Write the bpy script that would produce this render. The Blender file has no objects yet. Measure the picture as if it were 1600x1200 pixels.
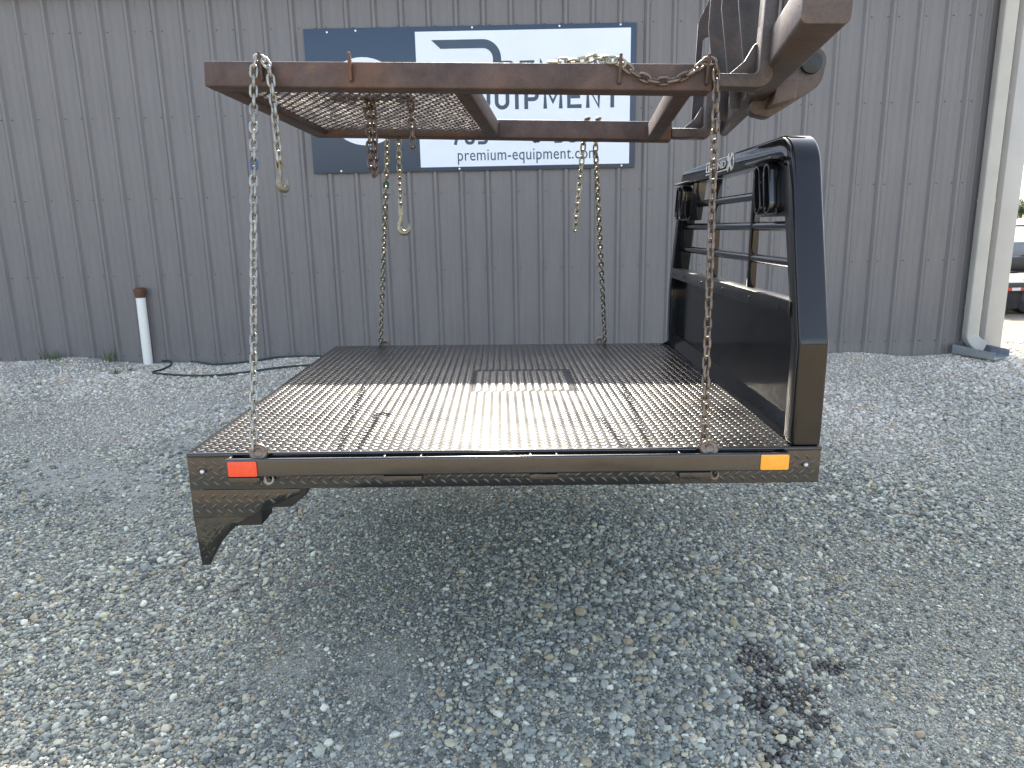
import bpy, bmesh, math, random
import numpy as np
from mathutils import Vector, Matrix, Euler
R = math.radians
random.seed(7); rng = np.random.default_rng(7)
scene = bpy.context.scene
COL = scene.collection

# ------------------------------------------------------------------ camera
cam_h, pitch, roll = 1.57, R(12.4), R(1.15)
cd = bpy.data.cameras.new('camera'); cam = bpy.data.objects.new('camera', cd); COL.objects.link(cam)
cd.sensor_fit = 'HORIZONTAL'; cd.sensor_width = 36.0; cd.lens = 36.0*1110/1600
cd.clip_start = 0.05; cd.clip_end = 3000
fw = Vector((0, math.cos(pitch), -math.sin(pitch))); u0 = Vector((0, math.sin(pitch), math.cos(pitch)))
upv = u0*math.cos(roll) + Vector((1,0,0))*math.sin(roll)
rtv = Vector((1,0,0))*math.cos(roll) - u0*math.sin(roll)
cm = Matrix((rtv, upv, -fw)).transposed().to_4x4(); cm.translation = (0,0,cam_h)
cam.matrix_world = cm
scene.camera = cam
# ------------------------------------------------------------------ sky, sun, exposure
SUN_EL, SUN_AZ = R(36.8), R(-0.8)            # azimuth from +Y towards +X
world = bpy.data.worlds.new('World'); scene.world = world; world.use_nodes = True
wn = world.node_tree.nodes; wl = world.node_tree.links
bg = wn.get('Background') or wn.new('ShaderNodeBackground')
sky = wn.new('ShaderNodeTexSky'); sky.sky_type = 'NISHITA'; sky.sun_disc = False
sky.sun_elevation = SUN_EL; sky.sun_rotation = SUN_AZ
sky.air_density = 1.0; sky.dust_density = 3.0; sky.ozone_density = 1.0
hz = wn.new('ShaderNodeHueSaturation'); hz.inputs['Saturation'].default_value = .70   # hazy summer sky
wl.new(sky.outputs[0], hz.inputs['Color']); wl.new(hz.outputs[0], bg.inputs[0]); bg.inputs[1].default_value = 0.15
sd = bpy.data.lights.new('sun', 'SUN'); sun = bpy.data.objects.new('sun', sd); COL.objects.link(sun)
sd.energy = 3.6; sd.angle = R(0.53); sd.color = (1.0, 0.91, 0.77)
sdir = Vector((math.sin(SUN_AZ)*math.cos(SUN_EL), math.cos(SUN_AZ)*math.cos(SUN_EL), math.sin(SUN_EL)))
sun.rotation_euler = sdir.to_track_quat('Z', 'Y').to_euler()
sun.location = (0, 20, 30)
scene.view_settings.view_transform = 'Standard'; scene.view_settings.look = 'None'
scene.view_settings.exposure = 2.1; scene.view_settings.gamma = 1.0
scene.view_settings.use_curve_mapping = False

# ------------------------------------------------------------------ helpers
def tag(o, label=None, cat=None, group=None, kind=None):
    if label: o['label'] = label
    if cat: o['category'] = cat
    if group: o['group'] = group
    if kind: o['kind'] = kind
    return o
def empty(name, loc=(0,0,0), rot=(0,0,0)):
    o = bpy.data.objects.new(name, None); COL.objects.link(o)
    o.location = loc; o.rotation_euler = rot; o.empty_display_size = 0.1
    return o
def link_mesh(name, me, mat=None, parent=None):
    o = bpy.data.objects.new(name, me); COL.objects.link(o)
    if mat is not None and len(me.materials) == 0: me.materials.append(mat)
    if parent is not None: o.parent = parent
    return o

class MB:
    def __init__(s): s.v = []; s.f = []
    def add(s, vs, fs):
        b = len(s.v); s.v += [tuple(map(float, v)) for v in vs]; s.f += [tuple(b+i for i in f) for f in fs]; return s
    def box(s, x0, x1, y0, y1, z0, z1):
        return s.add([(x0,y0,z0),(x1,y0,z0),(x1,y1,z0),(x0,y1,z0),(x0,y0,z1),(x1,y0,z1),(x1,y1,z1),(x0,y1,z1)],
            [(0,3,2,1),(4,5,6,7),(0,1,5,4),(1,2,6,5),(2,3,7,6),(3,0,4,7)])
    def prism(s, poly, axis, a, b):
        """poly: list of 2D points; extruded along axis ('x': poly=(y,z), 'y': poly=(x,z), 'z': poly=(x,y))"""
        def P(p, t):
            return {'x': (t,p[0],p[1]), 'y': (p[0],t,p[1]), 'z': (p[0],p[1],t)}[axis]
        n = len(poly)
        vs = [P(p,a) for p in poly] + [P(p,b) for p in poly]
        fs = [tuple(range(n)), tuple(range(2*n-1, n-1, -1))] + [(i, i+n, (i+1)%n+n, (i+1)%n) for i in range(n)]
        return s.add(vs, fs)
    def ring(s, outer, inner, axis, a, b, closed=True):
        def P(p, t):
            return {'x': (t,p[0],p[1]), 'y': (p[0],t,p[1]), 'z': (p[0],p[1],t)}[axis]
        n = len(outer)
        vs = [P(p,a) for p in outer]+[P(p,a) for p in inner]+[P(p,b) for p in outer]+[P(p,b) for p in inner]
        fs = []
        m = n if closed else n-1
        for i in range(m):
            j = (i+1) % n
            fs += [(i,j,j+n,i+n), (i+2*n,i+3*n,j+3*n,j+2*n), (i,i+2*n,j+2*n,j), (i+n,j+n,j+3*n,i+3*n)]
        if not closed:
            fs += [(0,n,3*n,2*n), (n-1,3*n-1,4*n-1,2*n-1)]
        return s.add(vs, fs)
    def tube(s, path, r, n=8, caps=True, closed=False):
        pts = [Vector(p) for p in path]; N = len(pts)
        rr = r if isinstance(r, (list, tuple)) else [r]*N
        tans = []
        for i in range(N):
            if closed: t = pts[(i+1)%N]-pts[i-1]
            else: t = pts[min(i+1,N-1)]-pts[max(i-1,0)]
            tans.append(t.normalized())
        up = Vector((0,0,1)) if abs(tans[0].z) < .9 else Vector((1,0,0))
        nrm = (up - tans[0]*up.dot(tans[0])).normalized()
        vs = []
        for i in range(N):
            nrm = (nrm - tans[i]*nrm.dot(tans[i])).normalized(); bn = tans[i].cross(nrm)
            for k in range(n):
                a = 2*math.pi*k/n
                vs.append(pts[i] + (nrm*math.cos(a) + bn*math.sin(a))*rr[i])
        fs = []
        for i in range(N if closed else N-1):
            j = (i+1) % N
            for k in range(n):
                k2 = (k+1) % n
                fs.append((i*n+k, i*n+k2, j*n+k2, j*n+k))
        if caps and not closed:
            fs.append(tuple(range(n-1,-1,-1))); fs.append(tuple((N-1)*n+k for k in range(n)))
        return s.add(vs, fs)
    def sphere(s, c, r, nu=10, nv=6, sz=1.0):
        vs = [(c[0],c[1],c[2]+r*sz)]
        for i in range(1, nv):
            th = math.pi*i/nv
            for k in range(nu):
                a = 2*math.pi*k/nu; vs.append((c[0]+r*math.sin(th)*math.cos(a), c[1]+r*math.sin(th)*math.sin(a), c[2]+r*sz*math.cos(th)))
        vs.append((c[0],c[1],c[2]-r*sz)); L = len(vs)-1
        fs = [(0,1+k,1+(k+1)%nu) for k in range(nu)]
        for i in range(nv-2):
            for k in range(nu):
                a=1+i*nu; fs.append((a+k, a+nu+k, a+nu+(k+1)%nu, a+(k+1)%nu))
        a = 1+(nv-2)*nu
        fs += [(L, a+(k+1)%nu, a+k) for k in range(nu)]
        return s.add(vs, fs)
    def mesh(s, name, bevel=0, seg=2, smooth=None):
        me = bpy.data.meshes.new(name); me.from_pydata(s.v, [], s.f)
        bm = bmesh.new(); bm.from_mesh(me)
        bmesh.ops.recalc_face_normals(bm, faces=bm.faces)
        if bevel:
            es = [e for e in bm.edges if len(e.link_faces) == 2 and e.calc_face_angle(0) > R(28)]
            bmesh.ops.bevel(bm, geom=es, offset=bevel, segments=seg, affect='EDGES', profile=.5, clamp_overlap=True)
        if smooth is None: smooth = 40
        if smooth:
            for f in bm.faces: f.smooth = True
            for e in bm.edges:
                if len(e.link_faces) == 2 and e.calc_face_angle(0) > R(smooth): e.smooth = False
        bm.to_mesh(me); bm.free(); me.update()
        return me
    def build(s, name, mat, parent=None, bevel=0, seg=2, smooth=None):
        return link_mesh(name, s.mesh(name, bevel, seg, smooth), mat, parent)

def fillet(poly, radii, seg=6, closed=False):
    out = []; n = len(poly)
    for i, p in enumerate(poly):
        r = radii[i]
        if r <= 0 or (not closed and i in (0, n-1)):
            out.append(tuple(p)); continue
        p = Vector(p); a = (Vector(poly[i-1])-p).normalized(); b = (Vector(poly[(i+1)%n])-p).normalized()
        ang = a.angle(b); d = r/math.tan(ang/2)
        c = p + (a+b).normalized()*(r/math.sin(ang/2))
        s0 = p+a*d-c; s1 = p+b*d-c
        th0 = math.atan2(s0.y, s0.x); th1 = math.atan2(s1.y, s1.x); dt = (th1-th0+math.pi) % (2*math.pi) - math.pi
        for k in range(seg+1):
            t = th0+dt*k/seg; out.append((c.x+r*math.cos(t), c.y+r*math.sin(t)))
    return out
def smooth_path(pts, n=6):
    P = [Vector(p) for p in pts]; out = []
    for i in range(len(P)-1):
        p0, p1, p2, p3 = P[max(i-1,0)], P[i], P[i+1], P[min(i+2,len(P)-1)]
        for k in range(n):
            t = k/n
            out.append(.5*((2*p1)+(p2-p0)*t+(2*p0-5*p1+4*p2-p3)*t*t+(3*p1-p0-3*p2+p3)*t**3))
    out.append(P[-1]); return out

# ------------------------------------------------------------------ materials
def mat(name):
    m = bpy.data.materials.new(name); m.use_nodes = True
    nt = m.node_tree; b = nt.nodes['Principled BSDF']
    return m, nt, b
def N(nt, t, **kw):
    n = nt.nodes.new(t)
    for k, v in kw.items():
        if k.startswith('i_'):
            n.inputs[k[2:].replace('_',' ')].default_value = v
        else: setattr(n, k, v)
    return n
def coords(nt, scale=(1,1,1), kind='Object'):
    tc = N(nt, 'ShaderNodeTexCoord'); mp = N(nt, 'ShaderNodeMapping'); mp.inputs['Scale'].default_value = scale
    nt.links.new(tc.outputs[kind], mp.inputs[0]); return mp.outputs[0]
def noise(nt, vec, scale, detail=4, rough=.55, dist=0):
    n = N(nt, 'ShaderNodeTexNoise'); n.inputs['Scale'].default_value = scale; n.inputs['Detail'].default_value = detail
    n.inputs['Roughness'].default_value = rough; n.inputs['Distortion'].default_value = dist
    nt.links.new(vec, n.inputs['Vector']); return n.outputs[0]
def ramp(nt, fac, stops, interp='LINEAR'):
    r = N(nt, 'ShaderNodeValToRGB'); r.color_ramp.interpolation = interp
    el = r.color_ramp.elements
    while len(el) < len(stops): el.new(0.5)
    for e, (p, c) in zip(el, stops):
        e.position = p; e.color = tuple(c)+(1,) if len(c) == 3 else c
    nt.links.new(fac, r.inputs[0]); return r.outputs[0]
def g(v): return (v, v, v)
def mix(nt, fac, a, b, blend='MIX'):
    m = N(nt, 'ShaderNodeMix', data_type='RGBA', blend_type=blend)
    for s, k in ((fac,0),(a,6),(b,7)):
        if hasattr(s, 'is_output'): nt.links.new(s, m.inputs[k])
        else: m.inputs[k].default_value = s if k == 0 else (tuple(s)+(1,))
    return m.outputs[2]
def math_(nt, op, a, b=None, clamp=False):
    m = N(nt, 'ShaderNodeMath', operation=op); m.use_clamp = clamp
    for s, k in ((a,0),(b,1)):
        if s is None: continue
        if hasattr(s, 'is_output'): nt.links.new(s, m.inputs[k])
        else: m.inputs[k].default_value = s
    return m.outputs[0]
def maprange(nt, v, a, b, c=0., d=1.):
    m = N(nt, 'ShaderNodeMapRange'); m.interpolation_type = 'SMOOTHSTEP'
    nt.links.new(v, m.inputs[0])
    for k, x in zip((1,2,3,4), (a,b,c,d)): m.inputs[k].default_value = x
    return m.outputs[0]
def bump(nt, b, h, strength=.3, dist=.01):
    n = N(nt, 'ShaderNodeBump'); n.inputs['Strength'].default_value = strength; n.inputs['Distance'].default_value = dist
    nt.links.new(h, n.inputs['Height']); nt.links.new(n.outputs[0], b.inputs['Normal'])
def simple(name, col, rough=.5, metal=0, var=.15, scale=6, ior=1.5, bumps=0, bscale=200):
    m, nt, b = mat(name); v = coords(nt)
    n = noise(nt, v, scale, 5)
    c = ramp(nt, n, [(.3, tuple(x*(1-var) for x in col)), (.7, tuple(min(1,x*(1+var)) for x in col))])
    nt.links.new(c, b.inputs['Base Color'])
    r = ramp(nt, noise(nt, v, scale*2.3, 4), [(.3, g(rough*.85)), (.7, g(min(1,rough*1.15)))])
    nt.links.new(r, b.inputs['Roughness'])
    b.inputs['Metallic'].default_value = metal; b.inputs['IOR'].default_value = ior
    if bumps: bump(nt, b, noise(nt, v, bscale, 3), bumps, .002)
    return m

def gloss_black(name, rough, rvar=.5, peel=.25, dust=.0, ior=1.62):
    m, nt, b = mat(name); v = coords(nt)
    nd = noise(nt, v, 5, 6, .6)
    c = ramp(nt, nd, [(.35, (.005,.0052,.0058)), (.75, (.005+dust,.0052+dust,.006+dust))])
    nt.links.new(c, b.inputs['Base Color'])
    r = ramp(nt, noise(nt, v, 3.1, 5, .6), [(.3, g(rough*(1-rvar*.4))), (.75, g(rough*(1+rvar)))])
    nt.links.new(r, b.inputs['Roughness'])
    b.inputs['IOR'].default_value = ior
    if peel: bump(nt, b, noise(nt, v, 28, 2, .4), peel, .0012)
    return m
M_BLACK = gloss_black('gloss_black_paint', .07, .5, .22, .004, 1.68)
M_RACK = gloss_black('rack_black_paint', .06, .5, .22, .002, 1.47)
M_BAR = gloss_black('bar_black_paint', .13, .5, .2, .006, 1.72)
M_RAIL = gloss_black('rail_black_paint', .15, .45, .2, .008, 1.75)
M_SPECK = gloss_black('overspray_black_paint', .3, .4, .3, .012)
M_DECK = gloss_black('deck_black_paint', .21, .25, 0, .012, 1.42)
M_PANEL = gloss_black('panel_black_paint', .12, .5, .2, .002, 1.28)
M_DARK = simple('dark_underside', (.012,.012,.013), .5, 0, .3)

def rust(name, base=(.085,.05,.038), orange=(.30,.12,.045), amount=.5, rough=.62, metal=.25):
    m, nt, b = mat(name); v = coords(nt)
    big = noise(nt, v, 7, 8, .65, .4); fine = noise(nt, v, 60, 6, .7)
    f = math_(nt, 'ADD', math_(nt, 'MULTIPLY', big, .7), math_(nt, 'MULTIPLY', fine, .3))
    c1 = ramp(nt, f, [(.30, tuple(x*.45 for x in base)), (.46, base), (.60, tuple(x*1.5 for x in base)), (.72 if amount < .6 else .64, orange)])
    pat = ramp(nt, noise(nt, v, 2.3, 6, .6), [(.52, g(0)), (.66, g(amount))])
    c2 = mix(nt, pat, c1, tuple(x*.8 for x in orange))
    sp = ramp(nt, noise(nt, v, 160, 3, .6), [(.35, g(.8)), (.65, g(1.1))])
    c3 = mix(nt, 1.0, c2, sp, 'MULTIPLY')
    nt.links.new(c3, b.inputs['Base Color'])
    r = ramp(nt, fine, [(.3, g(rough*.75)), (.7, g(min(1, rough*1.2)))]); nt.links.new(r, b.inputs['Roughness'])
    b.inputs['Metallic'].default_value = metal
    bump(nt, b, fine, .35, .003)
    return m
M_RUST = rust('rusty_frame_steel', (.066,.043,.036), (.22,.10,.042), .45)
M_RUST2 = rust('worn_carriage_steel', (.062,.048,.042), (.17,.09,.05), .3, .5, .35)
M_RIB = rust('shaded_rib_steel', (.036,.031,.031), (.10,.055,.035), .25, .5, .35)  # carriage steel with the shadow on the ribs put into a darker colour
M_MESH = rust('dark_mesh_steel', (.10,.082,.072), (.18,.11,.07), .3, .75, .0)
M_RUSTCH = rust('rusty_chain_steel', (.10,.068,.052), (.22,.10,.05), .4, .42, .6)
M_CAP = rust('rust_cap', (.10,.045,.026), (.20,.08,.035), .6, .8, .1)
def chainmat(name, c0, c1, spot):
    m, nt, b = mat(name); v = coords(nt)
    oi = N(nt, 'ShaderNodeObjectInfo')
    n = noise(nt, v, 55, 5, .6)
    c = ramp(nt, n, [(.3, c0), (.55, c1), (.72, spot)])
    c = mix(nt, 1.0, c, ramp(nt, oi.outputs['Random'], [(0, g(.72)), (1, g(1.12))]), 'MULTIPLY')
    nt.links.new(c, b.inputs['Base Color'])
    b.inputs['Metallic'].default_value = .7; b.inputs['Roughness'].default_value = .42
    bump(nt, b, noise(nt, v, 300, 2), .2, .001)
    return m
M_GALV = chainmat('dull_grey_chain', (.27,.265,.24), (.36,.355,.32), (.22,.15,.085))
M_CHROM = chainmat('yellowed_chain', (.25,.225,.16), (.33,.31,.24), (.12,.105,.08))
M_BROWN = chainmat('browned_chain', (.125,.095,.073), (.185,.15,.12), (.12,.055,.028))
M_DKCH = chainmat('dark_chain', (.085,.065,.055), (.13,.10,.085), (.11,.055,.035))

# wall paint
def wallmat():
    m, nt, b = mat('charcoal_wall_paint'); v = coords(nt, (1,1,.12))
    n = noise(nt, v, 9, 6, .6); st = noise(nt, v, 42, 4, .6)
    c = ramp(nt, n, [(.3, (.132,.124,.124)), (.7, (.156,.147,.144))])
    c = mix(nt, 1.0, c, ramp(nt, st, [(.3, g(.97)), (.7, g(1.02))]), 'MULTIPLY')
    # dust splashed up from the gravel
    tc = N(nt, 'ShaderNodeTexCoord'); sx = N(nt, 'ShaderNodeSeparateXYZ'); nt.links.new(tc.outputs['Object'], sx.inputs[0])
    dz = math_(nt, 'ADD', sx.outputs[2], math_(nt, 'MULTIPLY', noise(nt, v, 5, 5), .35))
    c = mix(nt, maprange(nt, dz, .45, .15, 0, .35), c, (.24,.22,.20))
    nt.links.new(c, b.inputs['Base Color'])
    b.inputs['Roughness'].default_value = .42
    bump(nt, b, noise(nt, coords(nt), 3, 2), .05, .02)
    return m
M_WALL = wallmat()
M_TRIM = simple('beige_trim_paint', (.40,.38,.345), .4, 0, .05, 3)
M_SPOUT = simple('beige_downspout_paint', (.39,.37,.32), .4, 0, .06, 4)
M_GALVSHEET = simple('galvanised_sheet', (.34,.37,.40), .38, .75, .2, 14)
M_SCREW = simple('dark_screw', (.02,.02,.022), .5, .3)
M_NAVY = simple('navy_sign_print', (.024,.046,.078), .35, 0, .05, 2)
M_WHITE = simple('white_sign_print', (.68,.72,.78), .35, 0, .03, 2)
M_WSCREW = simple('white_screw', (.8,.8,.8), .35, .2)
def pvc():
    m, nt, b = mat('white_pvc'); v = coords(nt)
    c = mix(nt, ramp(nt, noise(nt, v, 22, 4, .7), [(.66, g(0)), (.72, g(.8))]), (.72,.71,.66), (.28,.17,.10))
    nt.links.new(c, b.inputs['Base Color']); b.inputs['Roughness'].default_value = .45
    return m
M_PVC = pvc()
M_HOSE = simple('green_hose_rubber', (.012,.035,.028), .45, 0, .3, 30)
def grassmat():
    m, nt, b = mat('grass_blade'); oi = N(nt, 'ShaderNodeObjectInfo'); v = coords(nt)
    c = ramp(nt, noise(nt, v, 30, 3), [(.3, (.03,.075,.018)), (.7, (.10,.14,.04))]); nt.links.new(c, b.inputs['Base Color'])
    b.inputs['Roughness'].default_value = .6
    return m
M_GRASS = grassmat()
M_RED = simple('red_reflector', (.75,.07,.022), .35, 0, .08, 60, 1.5, .2, 400)
M_AMB = simple('amber_reflector', (.85,.36,.035), .35, 0, .05, 60, 1.5, .2, 400)
M_LOGO = simple('white_logo_print', (.62,.62,.60), .4, 0, .1, 40)
M_GLINT = simple('bright_zinc_bolt', (.5,.5,.52), .25, .9)

# ------------------------------------------------------------------ ground
def ground_z(x, y):
    x = np.asarray(x, float); y = np.asarray(y, float)
    s = np.interp(y, [-6, 0, 2.3, 7.6, 9, 40], [-.58, -.54, -.388, 0, 0, -.05])
    k = np.interp(y, [0, 2.5, 7.5, 20], [.030, .030, .0128, .012])
    z = s - k*np.clip(x, -7, 7)
    fade = np.interp(np.abs(y-4), [8, 14], [1, 0])
    und = .012*np.sin(1.7*x+.6*y)+.010*np.sin(2.9*y-1.1*x+1)+.006*np.sin(5.3*x+2.1)*np.sin(4.1*y)
    # loose stone banked up against the wall
    bank = .03*np.exp(-((y-8.4)/.5)**2)*(1+np.sin(2.1*x)*.8+np.sin(4.7*x+1)*.6)
    return z + fade*(und + bank)
def axis_coords(lo, hi, step, far):
    c = list(np.arange(lo, hi+1e-6, step))
    a = hi; d = step
    while a < far: d *= 1.45; a += d; c.append(a)
    a = lo; d = step
    while a > -far: d *= 1.45; a -= d; c.insert(0, a)
    return np.array(c)
xs = axis_coords(-8.4, 8.4, .07, 700); ys = axis_coords(.8, 10.2, .07, 900)
XX, YY = np.meshgrid(xs, ys); ZZ = ground_z(XX, YY)
gv = np.stack([XX.ravel(), YY.ravel(), ZZ.ravel()], 1)
nx, ny = len(xs), len(ys)
ii = (np.arange(ny-1)[:,None]*nx + np.arange(nx-1)[None]).ravel()
gf = np.stack([ii, ii+1, ii+1+nx, ii+nx], 1)
gm = bpy.data.meshes.new('ground'); gm.from_pydata(gv.tolist(), [], gf.tolist())
gm.polygons.foreach_set('use_smooth', [True]*len(gm.polygons))
# oil stain and wheel-packed dirt masks, shared by sheet and loose stones
STAIN = [(1.10,2.86,.12,.16),(1.05,2.42,.11,.08),(1.16,2.66,.15,.12),(1.40,2.84,.10,.06),(1.00,2.62,.09,.08),(.97,2.32,.10,.05),(1.22,2.52,.07,.06)]
def stain_at(x, y):
    s = np.zeros_like(x)
    for cx, cy, rx, ry in STAIN: s = np.maximum(s, np.exp(-(((x-cx)/rx)**2+((y-cy)/ry)**2)*.9))
    return s
def noise2(x, y, sc, seed):
    r = np.random.default_rng(seed); v = np.zeros_like(x)
    for k in range(14):
        a = r.uniform(0, 6.28); f = sc*r.uniform(.4, 1.8); v += np.sin((np.cos(a)*x+np.sin(a)*y)*f+r.uniform(0, 6.28))
    return v/3.0
def dirt_at(x, y):
    """0 loose stone .. 1 packed dirt"""
    a = noise2(x, y*1.6, 2.2, 3) + .6*noise2(x, y, 6, 4)
    band = np.exp(-((y-6.55-.03*x)/.28)**2)*.9*(x > -3.2)*(1+.4*np.sin(x*1.3)) + np.exp(-((y-6.75)/.2)**2)*.5*(x < -1.5)
    near = np.exp(-(((x-1.45)/.30)**2+((y-2.45)/.28)**2))*1.3 + np.exp(-(((x+1.0)/.13)**2+((y-2.85)/.22)**2))*1.3 + np.exp(-(((x+1.45)/.16)**2+((y-2.6)/.10)**2))
    return np.clip((a-1.05)*1.1, 0, 1)*.8 + band + near
at = gm.attributes.new('stain', 'FLOAT', 'POINT'); at.data.foreach_set('value', stain_at(gv[:,0], gv[:,1]))
at = gm.attributes.new('dirt', 'FLOAT', 'POINT'); at.data.foreach_set('value', np.clip(dirt_at(gv[:,0], gv[:,1]), 0, 1))

STONES = [(.0,(0.111,0.118,0.104)),(.14,(0.190,0.202,0.180)),(.30,(0.278,0.295,0.260)),(.44,(0.367,0.370,0.304)),(.56,(0.245,0.256,0.227)),(.68,(0.468,0.438,0.313)),(.78,(0.345,0.292,0.190)),(.86,(0.422,0.438,0.370)),(.95,(0.612,0.618,0.502)),(1,(0.222,0.146,0.086))]
WSTONES = [(.0,(0.400,0.357,0.290)),(.15,(0.580,0.531,0.440)),(.4,(0.680,0.637,0.537)),(.58,(0.480,0.425,0.343)),(.70,(0.760,0.714,0.616)),(.86,(0.500,0.347,0.220)),(.93,(0.360,0.338,0.308))]
def groundmat():
    m, nt, b = mat('gravel_ground')
    geo = N(nt, 'ShaderNodeNewGeometry'); pos = geo.outputs['Position']
    def vor(scale, feat='F1'):
        v = N(nt, 'ShaderNodeTexVoronoi', feature=feat); v.inputs['Scale'].default_value = scale; nt.links.new(pos, v.inputs['Vector']); return v
    v1 = vor(70); v2 = vor(170); e1 = vor(70, 'DISTANCE_TO_EDGE')
    def rnd(v):
        s = N(nt, 'ShaderNodeSeparateColor'); nt.links.new(v.outputs['Color'], s.inputs[0]); return s.outputs[0]
    cA = ramp(nt, rnd(v1), STONES, 'CONSTANT'); cB = ramp(nt, rnd(v2), STONES, 'CONSTANT')
    wA = ramp(nt, rnd(v1), WSTONES, 'CONSTANT')
    cc = mix(nt, .45, cA, cB)
    sx = N(nt, 'ShaderNodeSeparateXYZ'); nt.links.new(pos, sx.inputs[0])
    nz = noise(nt, pos, 1.3, 4)
    yy = math_(nt, 'ADD', sx.outputs[1], math_(nt, 'MULTIPLY', nz, 1.4))
    limestone = maprange(nt, yy, 5.6, 8.0)
    cc = mix(nt, limestone, cc, wA)
    # tan lot: sunlight painted in behind to lift reflections; darkened beyond against overexposure
    cc = mix(nt, maprange(nt, sx.outputs[1], 1.5, -1.0, 0, .75), cc, (.52,.40,.25))
    cc = mix(nt, maprange(nt, sx.outputs[1], 8.8, 9.6, 0, .8), cc, (.27,.215,.15))
    d = N(nt, 'ShaderNodeAttribute', attribute_name='dirt')
    v3 = vor(420); cd_ = mix(nt, rnd(v3), (.27,.265,.24), (.46,.45,.41)); cd_ = mix(nt, .45, cd_, cB)
    dd = math_(nt, 'MULTIPLY', d.outputs['Fac'], .85)
    cc = mix(nt, dd, cc, cd_)
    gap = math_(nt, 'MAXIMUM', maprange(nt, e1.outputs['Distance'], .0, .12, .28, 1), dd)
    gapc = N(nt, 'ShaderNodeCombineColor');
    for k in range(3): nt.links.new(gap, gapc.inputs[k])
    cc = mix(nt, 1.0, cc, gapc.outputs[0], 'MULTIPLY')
    big = ramp(nt, noise(nt, pos, .9, 5, .6), [(.3, g(.82)), (.7, g(1.12))])
    cc = mix(nt, 1.0, cc, big, 'MULTIPLY')
    st = N(nt, 'ShaderNodeAttribute', attribute_name='stain')
    sf = math_(nt, 'MULTIPLY', math_(nt, 'ADD', st.outputs['Fac'], math_(nt, 'MULTIPLY', math_(nt, 'SUBTRACT', noise(nt, pos, 26, 4, .7), .5), .9)), 1.3)
    cc = mix(nt, maprange(nt, sf, .35, .8, 0, .78), cc, (.03,.026,.022))
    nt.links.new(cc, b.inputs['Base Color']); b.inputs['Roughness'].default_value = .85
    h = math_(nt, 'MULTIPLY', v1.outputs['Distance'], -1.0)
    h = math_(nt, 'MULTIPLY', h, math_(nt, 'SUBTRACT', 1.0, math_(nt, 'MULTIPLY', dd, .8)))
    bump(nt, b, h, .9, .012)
    return m
ground = link_mesh('ground', gm, groundmat()); tag(ground, kind='structure')

# loose stones: points with size, turn, tone; instanced as one stuff object
def stonemat():
    m, nt, b = mat('loose_stone'); oi = N(nt, 'ShaderNodeObjectInfo')
    tone = N(nt, 'ShaderNodeAttribute', attribute_name='tone', attribute_type='INSTANCER')
    st = N(nt, 'ShaderNodeAttribute', attribute_name='stain', attribute_type='INSTANCER')
    cA = ramp(nt, oi.outputs['Random'], STONES, 'CONSTANT'); cW = ramp(nt, oi.outputs['Random'], WSTONES, 'CONSTANT')
    c = mix(nt, tone.outputs['Fac'], cA, cW)
    v = coords(nt)
    c = mix(nt, 1.0, c, ramp(nt, noise(nt, v, 2.2, 5, .65), [(.25, g(.72)), (.75, g(1.22))]), 'MULTIPLY')
    c = mix(nt, st.outputs['Fac'], c, (.014,.013,.012))
    nt.links.new(c, b.inputs['Base Color'])
    r = math_(nt, 'SUBTRACT', .8, math_(nt, 'MULTIPLY', st.outputs['Fac'], .4)); nt.links.new(r, b.inputs['Roughness'])
    return m
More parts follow.
